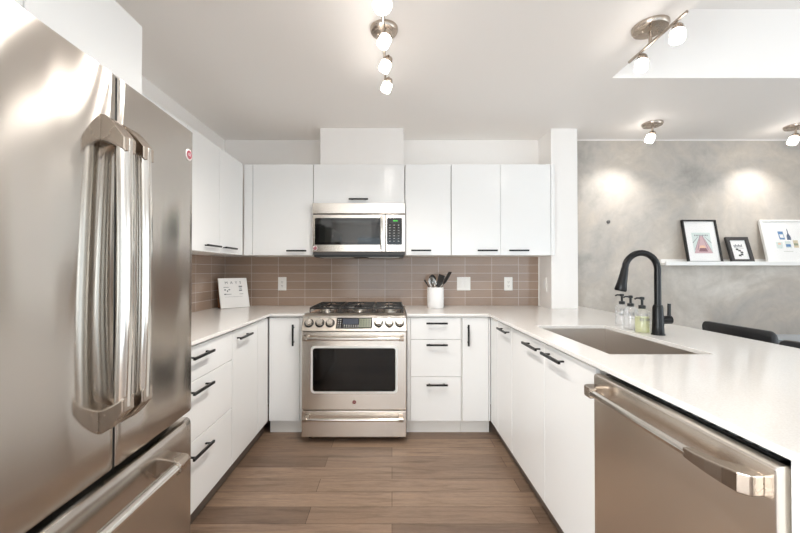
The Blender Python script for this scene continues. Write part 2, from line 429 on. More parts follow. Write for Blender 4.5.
def cabinet(name, label, cat, face, a0, a1, depth, z0, z1, kick=True, group=None):
    b = fm(face, (a0 + a1) / 2, -depth / 2, 0 if kick else z0)
    t = thing(name, label, cat, b, 0, group)
    body = fbox(MB(), face, a0, a1, -depth, -.0185, z0, z1)
    body.build('carcass', 'carc', t)
    if kick: fbox(MB(), face, a0, a1 + (.049 if face != 'B' and a1 > 2.7 else 0), -.066, -.05, 0, z0 - .0005).build('plinth', 'kick' if face == 'B' else 'kick_shade', t)
    return t
DZ = [(.722, .884, .845), (.440, .7185, .683), (.106, .4365, .384)]
GB = 'white base cabinets under the worktop'; GU = 'white wall cabinets'
BASE0, BASE1 = .105, .8975

# left run ------------------------------------------------------------
t = cabinet('drawer_cabinet', 'white three-drawer base cabinet beside the refrigerator on the left run', 'cabinet', 'L', 1.40, 2.113, .61, BASE0, BASE1, group=GB)
for z0, z1, hz in DZ: pull(front(t, 'drawer', 'L', 1.40, 2.113, z0, z1), 'L', 1.745, hz - .008, .19)
t = cabinet('base_cabinet', 'white base cabinet on the left run with one horizontal door handle', 'cabinet', 'L', 2.115, 2.727, .61, BASE0, BASE1, group=GB)
pull(front(t, 'door', 'L', 2.115, 2.515, .106, .884), 'L', 2.25, .835, .19)
front(t, 'filler_panel', 'L', 2.517, 2.726, .106, .884)
t = cabinet('base_cabinet', 'white base cabinet with vertical handle, in the left corner beside the range', 'cabinet', 'B', -.935, -.664, .61, BASE0, BASE1, group=GB)
pull(front(t, 'door', 'B', -.93, -.697, .106, .884), 'B', -.742, .757, .16, True)
front(t, 'filler_panel', 'B', -.696, -.664, .106, .884)
# back right ------------------------------------------------------------
t = cabinet('drawer_cabinet', 'white three-drawer base cabinet right of the range on the back run', 'cabinet', 'B', .112, .524, .61, BASE0, BASE1, group=GB)
front(t, 'filler_panel', 'B', .113, .138, .106, .884)
for z0, z1, hz in DZ: pull(front(t, 'drawer', 'B', .139, .523, z0, z1), 'B', .337, hz, .16)
t = cabinet('base_cabinet', 'narrow white base cabinet with vertical handle, in the right corner below the crock', 'cabinet', 'B', .526, .744, .61, BASE0, BASE1, group=GB)
front(t, 'filler_panel', 'B', .730, .7435, .106, .884)
pull(front(t, 'door', 'B', .534, .729, .106, .884), 'B', .573, .755, .16, True)
# right run ---------------------------------------------------------------
t = cabinet('base_cabinet', 'narrow white base cabinet on the peninsula between corner and sink cabinet', 'cabinet', 'R', 2.246, 2.727, .60, BASE0, BASE1, group=GB)
pull(front(t, 'door', 'R', 2.246, 2.542, .106, .884), 'R', 2.36, .85, .19)
front(t, 'filler_panel', 'R', 2.544, 2.726, .106, .884)
t = thing('sink_cabinet', 'wide white two-door cabinet under the sink on the peninsula', 'cabinet', (XR + .3, 1.78, 0), 0, GB)
k = MB()
for a0, a1 in ((1.321, 1.337), (2.227, 2.243)): fbox(k, 'R', a0, a1, -.60, -.0185, BASE0, BASE1)
fbox(k, 'R', 1.337, 2.227, -.60, -.585, BASE0, BASE1); fbox(k, 'R', 1.337, 2.227, -.585, -.0185, BASE0, BASE0 + .016)
fbox(k, 'R', 1.337, 2.227, -.035, -.0185, .80, BASE1)
k.build('carcass', 'carc', t); fbox(MB(), 'R', 1.321, 2.243, -.066, -.05, 0, BASE0 - .0005).build('plinth', 'kick_shade', t)
pull(front(t, 'door', 'R', 1.765, 2.243, .106, .884), 'R', 1.885, .848, .19)
pull(front(t, 'door', 'R', 1.321, 1.765, .106, .884), 'R', 1.635, .848, .19)
tag(MB().box(.735, 1.36, .650, .667, 0, CT0 - .001).build('end_panel', 'lam', loc=(1.05, .646, 0), bevel=.001), 'white end panel closing the peninsula beside the dishwasher', 'panel')

# wall cabinets ---------------------------------------------------------
t = cabinet('wall_cabinet', 'long white wall cabinet on the left wall with a pair of handles', 'cabinet', 'UL', 1.325, 3.0, .317, UZ0, UZ1, False, GU)
for a0, a1, ha in ((2.592, 2.995, 2.72), (2.18, 2.59, 2.46), (1.752, 2.178, 1.88), (1.326, 1.75, 1.62)):
    pull(front(t, 'door', 'UL', a0, a1, UZ0, UZ1), 'UL', ha, 1.41, .19)
t = cabinet('wall_cabinet', 'white corner wall cabinet on the back wall left of the microwave', 'cabinet', 'UB', -1.24, -.658, .349, UZ0, UZ1, False, GU)
front(t, 'filler_panel', 'UB', -1.238, -1.163, UZ0, UZ1)
pull(front(t, 'door', 'UB', -1.162, -.658, UZ0, UZ1), 'UB', -.79, 1.404, .165)
t = cabinet('wall_cabinet', 'short white wall cabinet directly above the microwave', 'cabinet', 'UB', -.655, .104, .349, 1.796, UZ1, False, GU)
pull(front(t, 'door', 'UB', -.655, .104, 1.796, UZ1), 'UB', -.278, 1.832, .16)
t = cabinet('wall_cabinet', 'narrow white single-door wall cabinet right of the microwave above the crock', 'cabinet', 'UB', .108, .492, .349, UZ0, UZ1, False, GU)
pull(front(t, 'door', 'UB', .114, .492, UZ0, UZ1), 'UB', .241, 1.407, .165)
t = cabinet('wall_cabinet', 'white double-door wall cabinet beside the column', 'cabinet', 'UB', .496, 1.362, .349, UZ0, UZ1, False, GU)
pull(front(t, 'door', 'UB', .496, .904, UZ0, UZ1), 'UB', .79, 1.407, .165)
pull(front(t, 'door', 'UB', .904, 1.325, UZ0, UZ1), 'UB', 1.05, 1.407, .165)
front(t, 'filler_panel', 'UB', 1.326, 1.362, UZ0, UZ1)
t = cabinet('wall_cabinet', 'deep white wall cabinet above the refrigerator', 'cabinet', 'F', .46, 1.30, .652, 1.83, UZ1, False, GU)
for a0, a1 in ((.46, .88), (.88, 1.30)): front(t, 'door', 'F', a0, a1, 1.83, UZ1)

# worktops -----------------------------------------------------------------
o = MB().grid([XW + .0105, -.916, -.661], [1.385, 2.707, YW - .0105], lambda i, j: i == 0 or j == 1, CT0, CT1).build('worktop', 'quartz', loc=(-1.2, 2.6, CT0), bevel=.002)
tag(o, 'white quartz worktop on the left run, from the refrigerator to the range', 'countertop', 'white quartz worktops')
SX0, SX1, SY0, SY1 = .852, 1.262, 1.41, 2.135
o = MB().grid([.110, .725, SX0, SX1, 1.362, 1.593, 1.71], [.648, SY0, SY1, 2.707, 3.078, YW - .0105],
              lambda i, j: (i == 0 and j >= 3) or (1 <= i <= 3 and not (i == 2 and j == 1)) or (i == 4 and j <= 3) or (i == 5), CT0, CT1).build('worktop', 'quartz', loc=(1.2, 1.9, CT0), bevel=.002)
tag(o, 'white quartz worktop of the peninsula, wrapping from the range round the sink', 'countertop', 'white quartz worktops')

# ------------------------------------------------------------------ refrigerator
FY0, FYM, FY1, FX = .5775, .9675, 1.366, -.757
t = thing('refrigerator', 'tall stainless steel french-door refrigerator with bottom freezer drawer', 'refrigerator', (-1.15, .977, 0))
MB().box(-1.53, -.842, FY0 + .004, FY1 - .004, .03, 1.790).build('body', 'side', t)
MB().box(-1.50, -.90, FY0 + .02, FY1 - .02, 0, .03).build('base_grille', 'plastic', t)
def bow(y): u = (y - FYM) / (FY1 - FYM); return FX + .004 * (1 - u * u) + .03 * (FY1 - y)
def fridge_door(y0, y1, z0, z1, top):
    n = 22; ys = []
    r = .007
    for k in range(n + 1): ys.append(y0 + r + (y1 - y0 - 2 * r) * k / n)
    rows = []
    rad = lambda y: 0
    cols = [(y0, -.026)] + [(y0 + r * (1 - math.cos(a)), -r * (1 - math.sin(a))) for a in (.35, .75, 1.15)] + [(y, 0) for y in ys] + \
           [(y1 - r * (1 - math.cos(a)), -r * (1 - math.sin(a))) for a in (1.15, .75, .35)] + [(y1, -.026)]
    prof = [(z0, -.012), (z0 + .004, -.004), (z0 + .012, 0)] + [(z0 + .012 + (z1 - z0 - .034) * k / 14, 0) for k in range(1, 15)] + \
           ([(z1 - .018, 0), (z1 - .003, -.020), (z1, -.034)] if top else [(z1 - .012, -.002), (z1 - .004, -.006), (z1, -.014)])
    pts = []; fs = []; nc = len(cols)
    for z, dx in prof:
        for y, d in cols: pts.append((bow(y) + d + dx, y, z))
    for i in range(len(prof) - 1):
        for j in range(nc - 1): fs.append((i * nc + j, i * nc + j + 1, (i + 1) * nc + j + 1, (i + 1) * nc + j))
    m = len(prof); b0 = len(pts)
    back = [(-.838, y0, z0), (-.838, y1, z0), (-.838, y1, z1), (-.838, y0, z1)]; pts += back
    fs.append(tuple(range(nc))[::-1] + (b0, b0 + 1)); fs.append(tuple(range((m - 1) * nc, m * nc)) + (b0 + 2, b0 + 3))
    fs.append(tuple(i * nc for i in range(m)) + (b0 + 3, b0)); fs.append(tuple(i * nc + nc - 1 for i in range(m))[::-1] + (b0 + 1, b0 + 2))
    fs.append((b0, b0 + 3, b0 + 2, b0 + 1))
    mb = MB(); mb.mesh(pts, fs, 0, True); return mb
def swoosh(mb, y0, y1, xd, xb, zi0, zi1, zo0, zo1, n=8):
    """handle end bracket: from the door (zo..) it sweeps out and towards the bar (zi..)"""
    top = []; bot = []
    for k in range(n + 1):
        u = k / n; e = u ** 1.5
        x = xd + (xb - xd) * u
        top.append((x, y0, zo1 + (zi1 - zo1) * e)); bot.append((x, y0, zo0 + (zi0 - zo0) * e))
    mb.prism(top + bot[::-1], (0, y1 - y0, 0))
def fridge_handle(parent, y):
    xb = -.672; mb = MB()
    path = [(xb - .024 + .006 * math.sin(math.pi * k / 12), y, .895 + (1.585 - .895) * k / 12) for k in range(13)]
    mb.tube(path, .019, 20, 0)
    h = mb.build('handle', 'chrome', parent)
    for s, a in ((1, (1.548, 1.585, 1.575, 1.645)), (-1, (.885, .922, .828, .890))):
        b = MB(); swoosh(b, y - .021, y + .021, bow(y) - .002, xb - .006, *a)
        b.build('handle_bracket', 'nickel', h, bevel=.004)
for y0, y1, hy in ((FY0, FYM - .004, .932), (FYM + .004, FY1, 1.004)):
    d = fridge_door(y0, y1, .712, 1.784, True).build('door', 'fridge', t, sharp=36)
    fridge_handle(d, hy)
    if hy > 1:
        by, bz = 1.33, 1.672; bx = bow(by) - .001
        bd = MB(); bd.lathe([(.0, 0), (.021, 0), (.021, .004), (.0195, .0052), (0.0, .0052)], axisM((bx, by, bz), (1, 0, 0)))
        bd.lathe([(0, .0052), (.0165, .0052), (.0155, .0062), (0, .0062)], axisM((bx, by, bz), (1, 0, 0)), mat=1)
        g = bd.build('badge', ['white_en', 'red'], d)
        text_mesh('GE', .015, Matrix(((0, 0, 1, bx + .0065), (1, 0, 0, by), (0, 1, 0, bz), (0, 0, 0, 1))), 'white_en', 'badge_letters', d)
MB().box(-.835, FX + .0115, FYM - .0036, FYM + .0036, .716, 1.765).build('door_gasket', 'rubber', t)
d = fridge_door(FY0, FY1, .06, .690, False).build('freezer_drawer', 'fridge', t, sharp=36)
mb = MB(); mb.tube([(-.690, y, .612) for y in (FY0 + .045, FYM, FY1 - .175)], .0165, 18)
h = mb.build('handle', 'chrome', d)
for y0, y1 in ((FY0 + .035, FY0 + .085), (FY1 - .215, FY1 - .160)):
    b = MB(); b.prism([(FX - .003, y0 - .004, .580), (FX + .03, y0, .585), (-.680, y0, .591), (-.670, y0, .602), (-.670, y0, .622), (-.680, y0, .634), (FX + .03, y0, .642), (FX - .003, y0 - .004, .648)], (0, y1 - y0, 0))
    b.build('handle_bracket', 'nickel', h, bevel=.003)
for y in (FY0 + .04, FY1 - .04): MB().box(-.90, -.85, y - .03, y + .03, 1.7905, 1.81).build('hinge_cover', 'side', t, bevel=.004)

# ------------------------------------------------------------------ range
RX0, RX1, RY = -.655, .105, 2.597
t = thing('gas_range', 'stainless steel slide-in gas range with six front knobs and black oven window', 'range', (-.275, 3.0, 0))
MB().box(RX0, RX1, 2.66, 3.335, .055, .905).build('body', 'steel_s', t, bevel=.002)
for x in (RX0 + .05, RX1 - .05):
    for y in (2.70, 3.28): MB().lathe([(.018, 0), (.018, .008), (.01, .012), (.01, .055)], Matrix.Translation((x, y, 0)), 16).build('leg', 'plastic', t)
pb, pt = Vector((0, RY, .806)), Vector((0, 2.672, .906))
cp = MB(); cp.prism([(RX0, RY, .806), (RX0, 2.672, .906), (RX0, 2.70, .914), (RX0, 2.78, .914), (RX0, 2.78, .9052), (RX0, 2.6595, .9052), (RX0, 2.6595, .806)], (RX1 - RX0, 0, 0))
cp = cp.build('control_panel', 'panel', t, bevel=.003)
pn = (Vector((0, 0, .0)) + Vector((0, -(pt - pb).z, (pt - pb).y))).normalized(); pd = (pt - pb).normalized()
PX = Matrix(((1, pd.x, pn.x, 0), (0, pd.y, pn.y, 0), (0, pd.z, pn.z, 0), (0, 0, 0, 1)))
def PM(x, u, lift=0): # point on the panel, u along the slope 0..1
    q = pb + (pt - pb) * u + pn * lift; return Matrix.Translation((x, q.y, q.z)) @ PX
for x in (-.606, -.527, -.452, -.098, -.02, .055):
    k = MB(); X = PM(x, .50, .0005)
    k.lathe([(0, 0), (.0345, 0), (.0345, .004), (0, .004)], X, 28, 1); k.lathe([(.0, .004), (.026, .004), (.0235, .024), (.021, .027), (.0, .027)], X, 28, 0)
    k.box(-.005, .005, -.023, .023, .026, .036, 0, X)
    kn = k.build('knob', ['chrome', 'iron'], cp, sharp=35)
    dm = MB()
    for a in range(-3, 4): 
        an = math.pi / 2 + a * .62
        dm.box(-.001, .001, -.001, .001, 0, .0006, 0, X @ Matrix.Translation((.036 * math.cos(an), .036 * math.sin(an), 0)))
    dm.build('dial_marks', 'ink', cp)
dp = MB(); X = PM(-.275, .5, 0)
dp.box(-.134, .134, -.047, .047, 0, .003, 1, X); dp.box(-.130, .130, -.043, .043, .0005, .0038, 0, X)
dp.box(-.085, .03, -.012, .036, .003, .0044, 2, X); dp.box(.035, .122, -.036, .036, .003, .0043, 3, X)
for i in range(7): 
    for j in range(2): dp.box(-.075 + i * .0165, -.066 + i * .0165, -.036 + j * .013, -.028 + j * .013, .003, .0045, 4, X)
for i in range(2):
    for j in range(5): dp.box(-.122 + i * .016, -.112 + i * .016, -.036 + j * .015, -.029 + j * .015, .003, .0045, 4, X)
for i in range(4):
    for j in range(4): dp.box(.043 + i * .020, .053 + i * .020, -.028 + j * .016, -.022 + j * .016, .004, .0047, 5, X)
dp.build('display', ['glassblk', 'chrome', 'lcd2', 'lcd', 'keys', 'dgrey'], cp)
od = MB().box(RX0 + .002, RX1 - .002, 2.606, 2.6595, .236, .799).build('oven_door', 'steel', t, bevel=.004)
wd = MB()
def rrect(x0, x1, z0, z1, r, y, n=5):
    p = []
    for cx, cz, a0 in ((x1 - r, z1 - r, 0), (x0 + r, z1 - r, 90), (x0 + r, z0 + r, 180), (x1 - r, z0 + r, 270)):
        for k in range(n + 1):
            a = math.radians(a0 + 90 * k / n); p.append((cx + r * math.cos(a), y, cz + r * math.sin(a)))
    return p
wd.prism(rrect(-.586, .040, .356, .696, .026, 2.602), (0, .01, 0), 1)
wd.prism(rrect(-.571, .025, .371, .681, .018, 2.6010), (0, .01, 0), 0)
wd.build('oven_window', ['glassblk', 'bright'], od)
def bar_handle(parent, x0, x1, y, z, yface, r=.0125):
    m = MB(); m.tube([(x0 + .02, y, z), ((x0 + x1) / 2, y - .002, z), (x1 - .02, y, z)], r, 18)
    h = m.build('handle', 'chrome', parent)
    for xa, xb in ((x0, x0 + .035), (x1 - .035, x1)):
        MB().prism([(xa, yface, z - .022), (xa, yface, z + .022), (xa, y + .004, z + .018), (xa, y - .014, z + .010), (xa, y - .014, z - .010), (xa, y + .004, z - .018)], (xb - xa, 0, 0)).build('handle_bracket', 'nickel', h, bevel=.004)
bar_handle(od, -.635, .085, 2.552, .757, 2.606)
bd = MB(); bd.lathe([(0, 0), (.0155, 0), (.0155, .002), (0, .002)], axisM((-.272, 2.606, .293), (0, -1, 0)))
bd.lathe([(0, .002), (.013, .002), (.012, .003), (0, .003)], axisM((-.272, 2.606, .293), (0, -1, 0)), mat=1)
bd.build('badge', ['chrome', 'darkred'], od)
text_mesh('GE', .011, Matrix(((1, 0, 0, -.272), (0, 0, -1, 2.6028), (0, 1, 0, .293), (0, 0, 0, 1))), 'pink', 'badge_letters', od)
wdr = MB().box(RX0 + .002, RX1 - .002, 2.606, 2.6595, .040, .229).build('warming_drawer', 'steel', t, bevel=.004)
bar_handle(wdr, -.632, .082, 2.556, .184, 2.606, .012)
MB().box(RX0 + .012, RX1 - .012, 2.785, 3.30, .9055, .913).build('cooktop', 'chrome', t, bevel=.002)
MB().box(RX0, RX1, 3.302, 3.336, .9055, .93).build('rear_trim', 'steel', t, bevel=.003)
for x, y, r in ((-.53, 2.92, .04), (-.53, 3.17, .034), (-.275, 3.045, .05), (-.02, 2.92, .046), (-.02, 3.17, .032)):
    b = MB(); X = Matrix.Translation((x, y, .9132))
    b.lathe([(r + .012, 0), (r + .012, .004), (r, .008), (r * .92, .018), (0, .018)], X, 28, 1); b.lathe([(r * .9, .018), (r * .9, .024), (r * .75, .028), (0, .029)], X, 28, 0)
    b.build('burner', ['iron', 'alum'], t)
for x0, x1 in ((-.640, -.408), (-.402, -.148), (-.142, .090)):
    g = MB(); z0, z1 = .941, .955; w_ = .0045
    for y in (2.80, 3.045, 3.285): g.box(x0, x1, y - w_, y + w_, z0, z1)
    for x in (x0 + w_, x1 - w_): g.box(x - w_, x + w_, 2.80, 3.285, z0, z1)
    xc = (x0 + x1) / 2
    for yc in (2.92, 3.17):
        for s in (-1, 1):
            g.prism([(xc + s * .03, yc - .005, z1 + .004), (xc + s * .03, yc - .005, z0 + .006), (x0 if s < 0 else x1, yc - .005, z0), (x0 if s < 0 else x1, yc - .005, z1)], (0, .010, 0))
            g.prism([(xc - .005, yc + s * .03, z1 + .004), (xc - .005, yc + s * .03, z0 + .006), (xc - .005, yc + s * .122, z0), (xc - .005, yc + s * .122, z1)], (.010, 0, 0))
    for x in (x0 + w_, x1 - w_):
        for y in (2.80, 3.285): g.box(x - w_, x + w_, y - w_, y + w_, .9132, z0 + .001)
    g.build('grate', 'iron', t, bevel=.002)

# ------------------------------------------------------------------ microwave
MX0, MX1, MY = -.652, .108, 2.946
t = thing('microwave_oven', 'stainless steel over-the-range microwave with dark window and keypad', 'microwave', (-.272, 3.15, 1.36))
MB().box(MX0, MX1, 2.975, YW - .012, 1.372, 1.7945).build('body', 'side', t)
MB().box(MX0, MX1, MY, 2.9745, 1.708, 1.7945).build('vent_panel', 'steel', t, bevel=.003)
u = MB(); u.box(MX0 + .01, MX1 - .01, 2.965, 3.30, 1.352, 1.3715); u.box(-.60, -.33, 2.99, 3.2, 1.349, 1.353, 1); u.box(-.2, .06, 2.99, 3.2, 1.349, 1.353, 1)
u.build('underside', ['plastic', 'alum'], t)
d = MB().box(MX0, -.056, MY, 2.9745, 1.394, 1.700).build('door', 'steel', t, bevel=.004)
g = MB(); g.prism(rrect(-.632, -.070, 1.452, 1.672, .010, MY - .0015), (0, .01, 0), 0)
g.prism(rrect(-.600, -.168, 1.474, 1.650, .004, MY - .002), (0, .004, 0), 1)
g.build('window', ['glassblk', 'mwglass'], d)
hm = MB(); hm.tube([(-.083, MY - .030 - .012 * math.sin(math.pi * k / 8), 1.415 + .27 * k / 8) for k in range(9)], .013, 16, 0, .75, up=(0, 1, 0))
for z in (1.425, 1.675): hm.box(-.092, -.074, MY - .034, MY + .001, z - .012, z + .012)
hm.build('handle', 'chrome', d, bevel=0)
bd = MB(); X = axisM((-.630, MY, 1.424), (0, -1, 0)); bd.lathe([(0, 0), (.019, 0), (.019, .002), (0, .002)], X); bd.lathe([(0, .002), (.0145, .002), (.0135, .003), (0, .003)], X, mat=1)
bd.build('badge', ['white_en', 'red'], d)
text_mesh('GE', .013, Matrix(((1, 0, 0, -.630), (0, 0, -1, MY - .0035), (0, 1, 0, 1.424), (0, 0, 0, 1))), 'white_en', 'badge_letters', d)
cpn = MB().box(-.053, MX1, MY, 2.9745, 1.394, 1.700).build('control_panel', 'steel', t, bevel=.004)
kp = MB(); kp.prism(rrect(-.060 + .018, .082, 1.452, 1.672, .010, MY - .0015), (0, .01, 0), 0)
kp.box(.010, .046, MY - .0022, MY, 1.643, 1.654, 1)
for i in range(3):
    for j in range(7): kp.box(-.024 + i * .036, -.024 + i * .036 + .012, MY - .002, MY, 1.478 + j * .022, 1.484 + j * .022, 2)
kp.build('keypad', ['glassblk', 'lit', 'keys'], cpn)

# ------------------------------------------------------------------ dishwasher
t = thing('dishwasher', 'stainless steel dishwasher with bar handle, set into the peninsula', 'dishwasher', (1.0, .98, 0))
DX, DY0, DY1 = .712, .672, 1.274
MB().box(.79, 1.33, DY0 + .012, DY1 + .012, .11, .885).build('tub', 'rubber', t)
MB().box(.82, .84, DY0 + .01, DY1 + .01, 0, .109).build('toe_kick', 'plastic', t)
dr = MB(); dr.prism([(.760, DY0, .115), (.716, DY0, .115), (DX, DY0, .119), (DX, DY0, .872), (.715, DY0, .878), (.722, DY0, .880), (.7385, DY0, .880), (.7385, DY0, .876), (.760, DY0, .876)], (0, DY1 - DY0, 0))
dr = dr.build('door', 'steel', t, bevel=.004)
MB().box(.7605, .7895, DY0 + .004, DY1 - .004, .115, .8755).build('door_liner', 'plastic', t, bevel=.003)
gs = MB().box(.742, .786, DY0 + .02, DY1 - .02, .8805, .8835)
for k in range(9): gs.box(.750, .756, DY0 + .05 + k * .033, DY0 + .068 + k * .033, .8835, .8842, 1)
gs.build('control_strip', ['plastic', 'greyink'], t)
hz = .832
m = MB(); m.tube([(.672, DY0 + .12, hz), (.670, (DY0 + DY1) / 2, hz), (.671, DY1 - .05, hz)], .0115, 18)
h = m.build('handle', 'chrome', dr)
far = [(DX + .001, DY1 - .014), (.680, DY1 - .014), (.666, DY1 - .020), (.660, DY1 - .034), (.659, DY1 - .070), (.682, DY1 - .070), (.690, DY1 - .055), (DX + .001, DY1 - .050)]
b = MB(); b.loft([[(xf, DY0 + q, hz + zb), (xb, DY0 + q, hz + zb), (xb, DY0 + q, hz + zt_), (xf, DY0 + q, hz + zt_)] for q, xf, xb, zb, zt_ in
    ((.152, .6605, .683, -.0112, .0112), (.125, .660, .684, -.013, .012), (.095, .6615, .692, -.016, .014), (.06, .666, DX + .001, -.019, .017), (.035, .673, DX + .001, -.022, .019), (.021, .688, DX + .001, -.022, .019))], 0, False)
b.build('handle_bracket', 'nickel', h, bevel=.003)
for pr, zb, zt_ in ((far, .017, .017),):
    b = MB(); b.prism([(x, y, hz - zb) for x, y in pr], (0, 0, zb + zt_)); b.build('handle_bracket', 'nickel', h, bevel=.004)

# ------------------------------------------------------------------ sink, faucet, soap
t = thing('kitchen_sink', 'rectangular stainless steel undermount sink in the peninsula worktop', 'sink', (1.05, 1.75, .69))
sk = MB(); z0 = .69; i0, i1, j0, j1 = SX0 - .004, SX1 + .004, SY0 - .004, SY1 + .004; w_ = .004; zt = CT0 - .0008
sk.grid([i0 - .02, i0, i1, i1 + .02], [j0 - .02, j0, j1, j1 + .02], lambda i, j: not (i == 1 and j == 1), zt - .003, zt)
sk.box(i0 - w_, i0, j0 - w_, j1 + w_, z0, zt - .003); sk.box(i1, i1 + w_, j0 - w_, j1 + w_, z0, zt - .003)
sk.box(i0, i1, j0 - w_, j0, z0, zt - .003); sk.box(i0, i1, j1, j1 + w_, z0, zt - .003); sk.box(i0 - w_, i1 + w_, j0 - w_, j1 + w_, z0 - .004, z0)
sk.build('basin', 'sink', t)
MB().lathe([(.045, 0), (.045, .002), (.035, .003), (.03, -.0005), (0, -.0005)], Matrix.Translation((1.05, 1.75, z0 + .0005)), 28).build('drain', 'chrome', t)

FB = (1.352, 1.833, CT1)
t = thing('kitchen_faucet', 'matte black gooseneck pull-down faucet behind the sink', 'faucet', FB)
b = MB(); b.lathe([(.031, 0), (.031, .005), (.0275, .009), (.026, .05), (.023, .14), (.0195, .152), (0, .152)], Matrix.Translation(FB), 28)
b.tube([(FB[0] + .01, FB[1], FB[2] + .076), (FB[0] + .064, FB[1], FB[2] + .076)], [.021, .021], 20)
b.build('valve_body', 'black', t, sharp=50)
lv = MB(); lv.tube([(FB[0] + .056, FB[1], FB[2] + .072), (FB[0] + .057, FB[1], FB[2] + .11), (FB[0] + .058, FB[1], FB[2] + .158)], [.010, .008, .0075], 14)
lv.build('lever_handle', 'black', t)
rr = .083; zc = FB[2] + .333; path = [(FB[0], FB[1], FB[2] + .145), (FB[0], FB[1], FB[2] + .24), (FB[0], FB[1], zc - .02)]
for k in range(0, 17):
    a = math.radians(160 * k / 16); path.append((FB[0] - rr + rr * math.cos(a), FB[1], zc + rr * math.sin(a)))
e = Vector(path[-1]); dirv = Vector((-math.sin(math.radians(160)) * .62, 0, -1)).normalized()
path.append(tuple(e + dirv * .03))
MB().tube(path, .0155, 18, up=(0, 1, 0)).build('spout', 'black', t)
e2 = Vector(path[-1])
MB().tube([e2 + dirv * -.006, e2 + dirv * .012, e2 + dirv * .07, e2 + dirv * .105, e2 + dirv * .112], [.0165, .0175, .0225, .028, .024], 20, up=(0, 1, 0)).build('spray_head', 'black', t)

def soap(loc, label, liquid, level, marks):
    t = thing('soap_dispenser', label, 'soap bottle', loc, 0, 'soap dispensers beside the faucet')
    x, y, z = loc; X = Matrix.Translation(loc)
    MB().lathe([(0, 0.0), (.030, 0.0), (.036, .004), (.036, .100), (.032, .114), (.019, .124), (.014, .127), (.014, .133), (0, .133)], X, 28).build('bottle', 'glass', t)
    MB().lathe([(0, .003), (.0305, .003), (.0315, .006), (.0315, level), (0, level)], X, 28).build('liquid', liquid, t)
    p = MB(); p.lathe([(.0165, .126), (.0165, .142), (.006, .145), (.006, .172), (.011, .173), (.011, .186), (0, .188)], X, 20)
    p.tube([(x, y, z + .180), (x - .032, y - .004, z + .181), (x - .042, y - .005, z + .176)], [.005, .0045, .004], 10)
    p.build('pump', 'plastic', t, sharp=35)
    lb = MB()
    for a0, zz, hh, n in marks:   # small printed marks on the front of the bottle
        for k in range(n):
            a = math.radians(a0 + k * 11); r = .0364
            lb.box(-.0016, .0016, -.0003, .0003, zz, zz + hh, 0, X @ Matrix.Translation((r * math.cos(a), r * math.sin(a), 0)) @ Matrix.Rotation(a + math.pi / 2, 4, 'Z'))
    lb.build('printed_marks', 'greyink', t)
    return t
soap((1.372, 2.15, CT1), 'clear soap dispenser with black pump, furthest from the faucet', 'water', .080, [(225, .090, .010, 4), (222, .060, .014, 3)])
soap((1.334, 2.015, CT1), 'clear soap dispenser with black pump, middle one of the three bottles', 'water', .070, [(225, .078, .018, 4), (228, .060, .004, 5)])
soap((1.322, 1.905, CT1), 'soap dispenser of pale yellow-green soap with black pump, next to the faucet', 'lemon', .082, [(222, .062, .016, 3), (262, .064, .013, 4), (262, .092, .010, 2)])

# ------------------------------------------------------------------ worktop objects
CR = (.378, 3.13, CT1)
t = thing('utensil_crock', 'white embossed ceramic crock holding kitchen utensils', 'crock', CR)
b = MB(); X = Matrix.Translation(CR)
b.lathe([(0, 0), (.066, 0), (.070, .004), (.070, .176), (.067, .180), (.064, .176), (.063, .012), (0, .012)], X, 40)
b.build('pot', 'ceramic', t, sharp=60)
em = MB()
for i in range(22):
    for j in range(9):
        a = 2 * math.pi * i / 22; z = .02 + j * .0165; s = 1 if (j % 2) else -1
        em.box(-.010, .010, -.0012, .0012, -.0012, .0012, 0, X @ Matrix.Rotation(a, 4, 'Z') @ Matrix.Translation((.0702, 0, z)) @ Matrix.Rotation(math.pi / 2, 4, 'Z') @ Matrix.Rotation(s * .6, 4, 'Y'))
em.build('embossing', 'ceramic', t)
def stick(name, label, cat, foot, tip, handle, head, mat, kind='tool'):
    """a utensil stood in the crock: rod from foot to tip, working end by kind"""
    f, p = Vector(foot) + Vector(CR), Vector(tip) + Vector(CR); n = (p - f).normalized(); L = (p - f).length
    t = thing(name, label, cat, tuple(f), 0, 'utensils in the white crock')
    X = axisM(f, n)
    MB().tube([(0, 0, 0), (0, 0, L * .5), (0, 0, L)], [.005, .0045, .004], 10, X=X).build('shaft', handle, t)
    return t, axisM(p, n)
t, X = stick('spatula', 'black nylon spatula leaning right out of the crock', 'spatula', (-.045, -.03, .016), (.072, -.03, .22), 'utensil', None, None)
X = X @ Matrix.Rotation(.9, 4, 'Z')
MB().prism([(-.014, -.002, -.01), (-.026, -.002, .02), (-.030, -.002, .10), (.022, -.002, .115), (.026, -.002, .02), (.014, -.002, -.01)], (0, .004, 0), X=X).build('blade', 'utensil', t, bevel=.001)
t, X = stick('serving_spoon', 'black slotted spoon standing in the middle of the crock', 'spoon', (-.012, .030, .016), (-.022, .030, .205), 'utensil', None, None)
b = MB(); b.loft([[(w_ * math.cos(a), .012 * math.sin(a) * (w_ / .03) - .02 * (1 - (q - .5) ** 2 * 4) * .5, q * .085) for a in [2 * math.pi * k / 14 for k in range(14)]] for q, w_ in ((-.05, .006), (.1, .018), (.3, .028), (.55, .031), (.8, .025), (.95, .013), (1, .004))], X=X)
b.build('bowl', 'utensil', t)
t, X = stick('turner', 'dark grey turner tilted over the crock rim beside the spatula', 'turner', (-.02, -.004, .016), (.03, -.004, .195), 'dgrey', None, None)
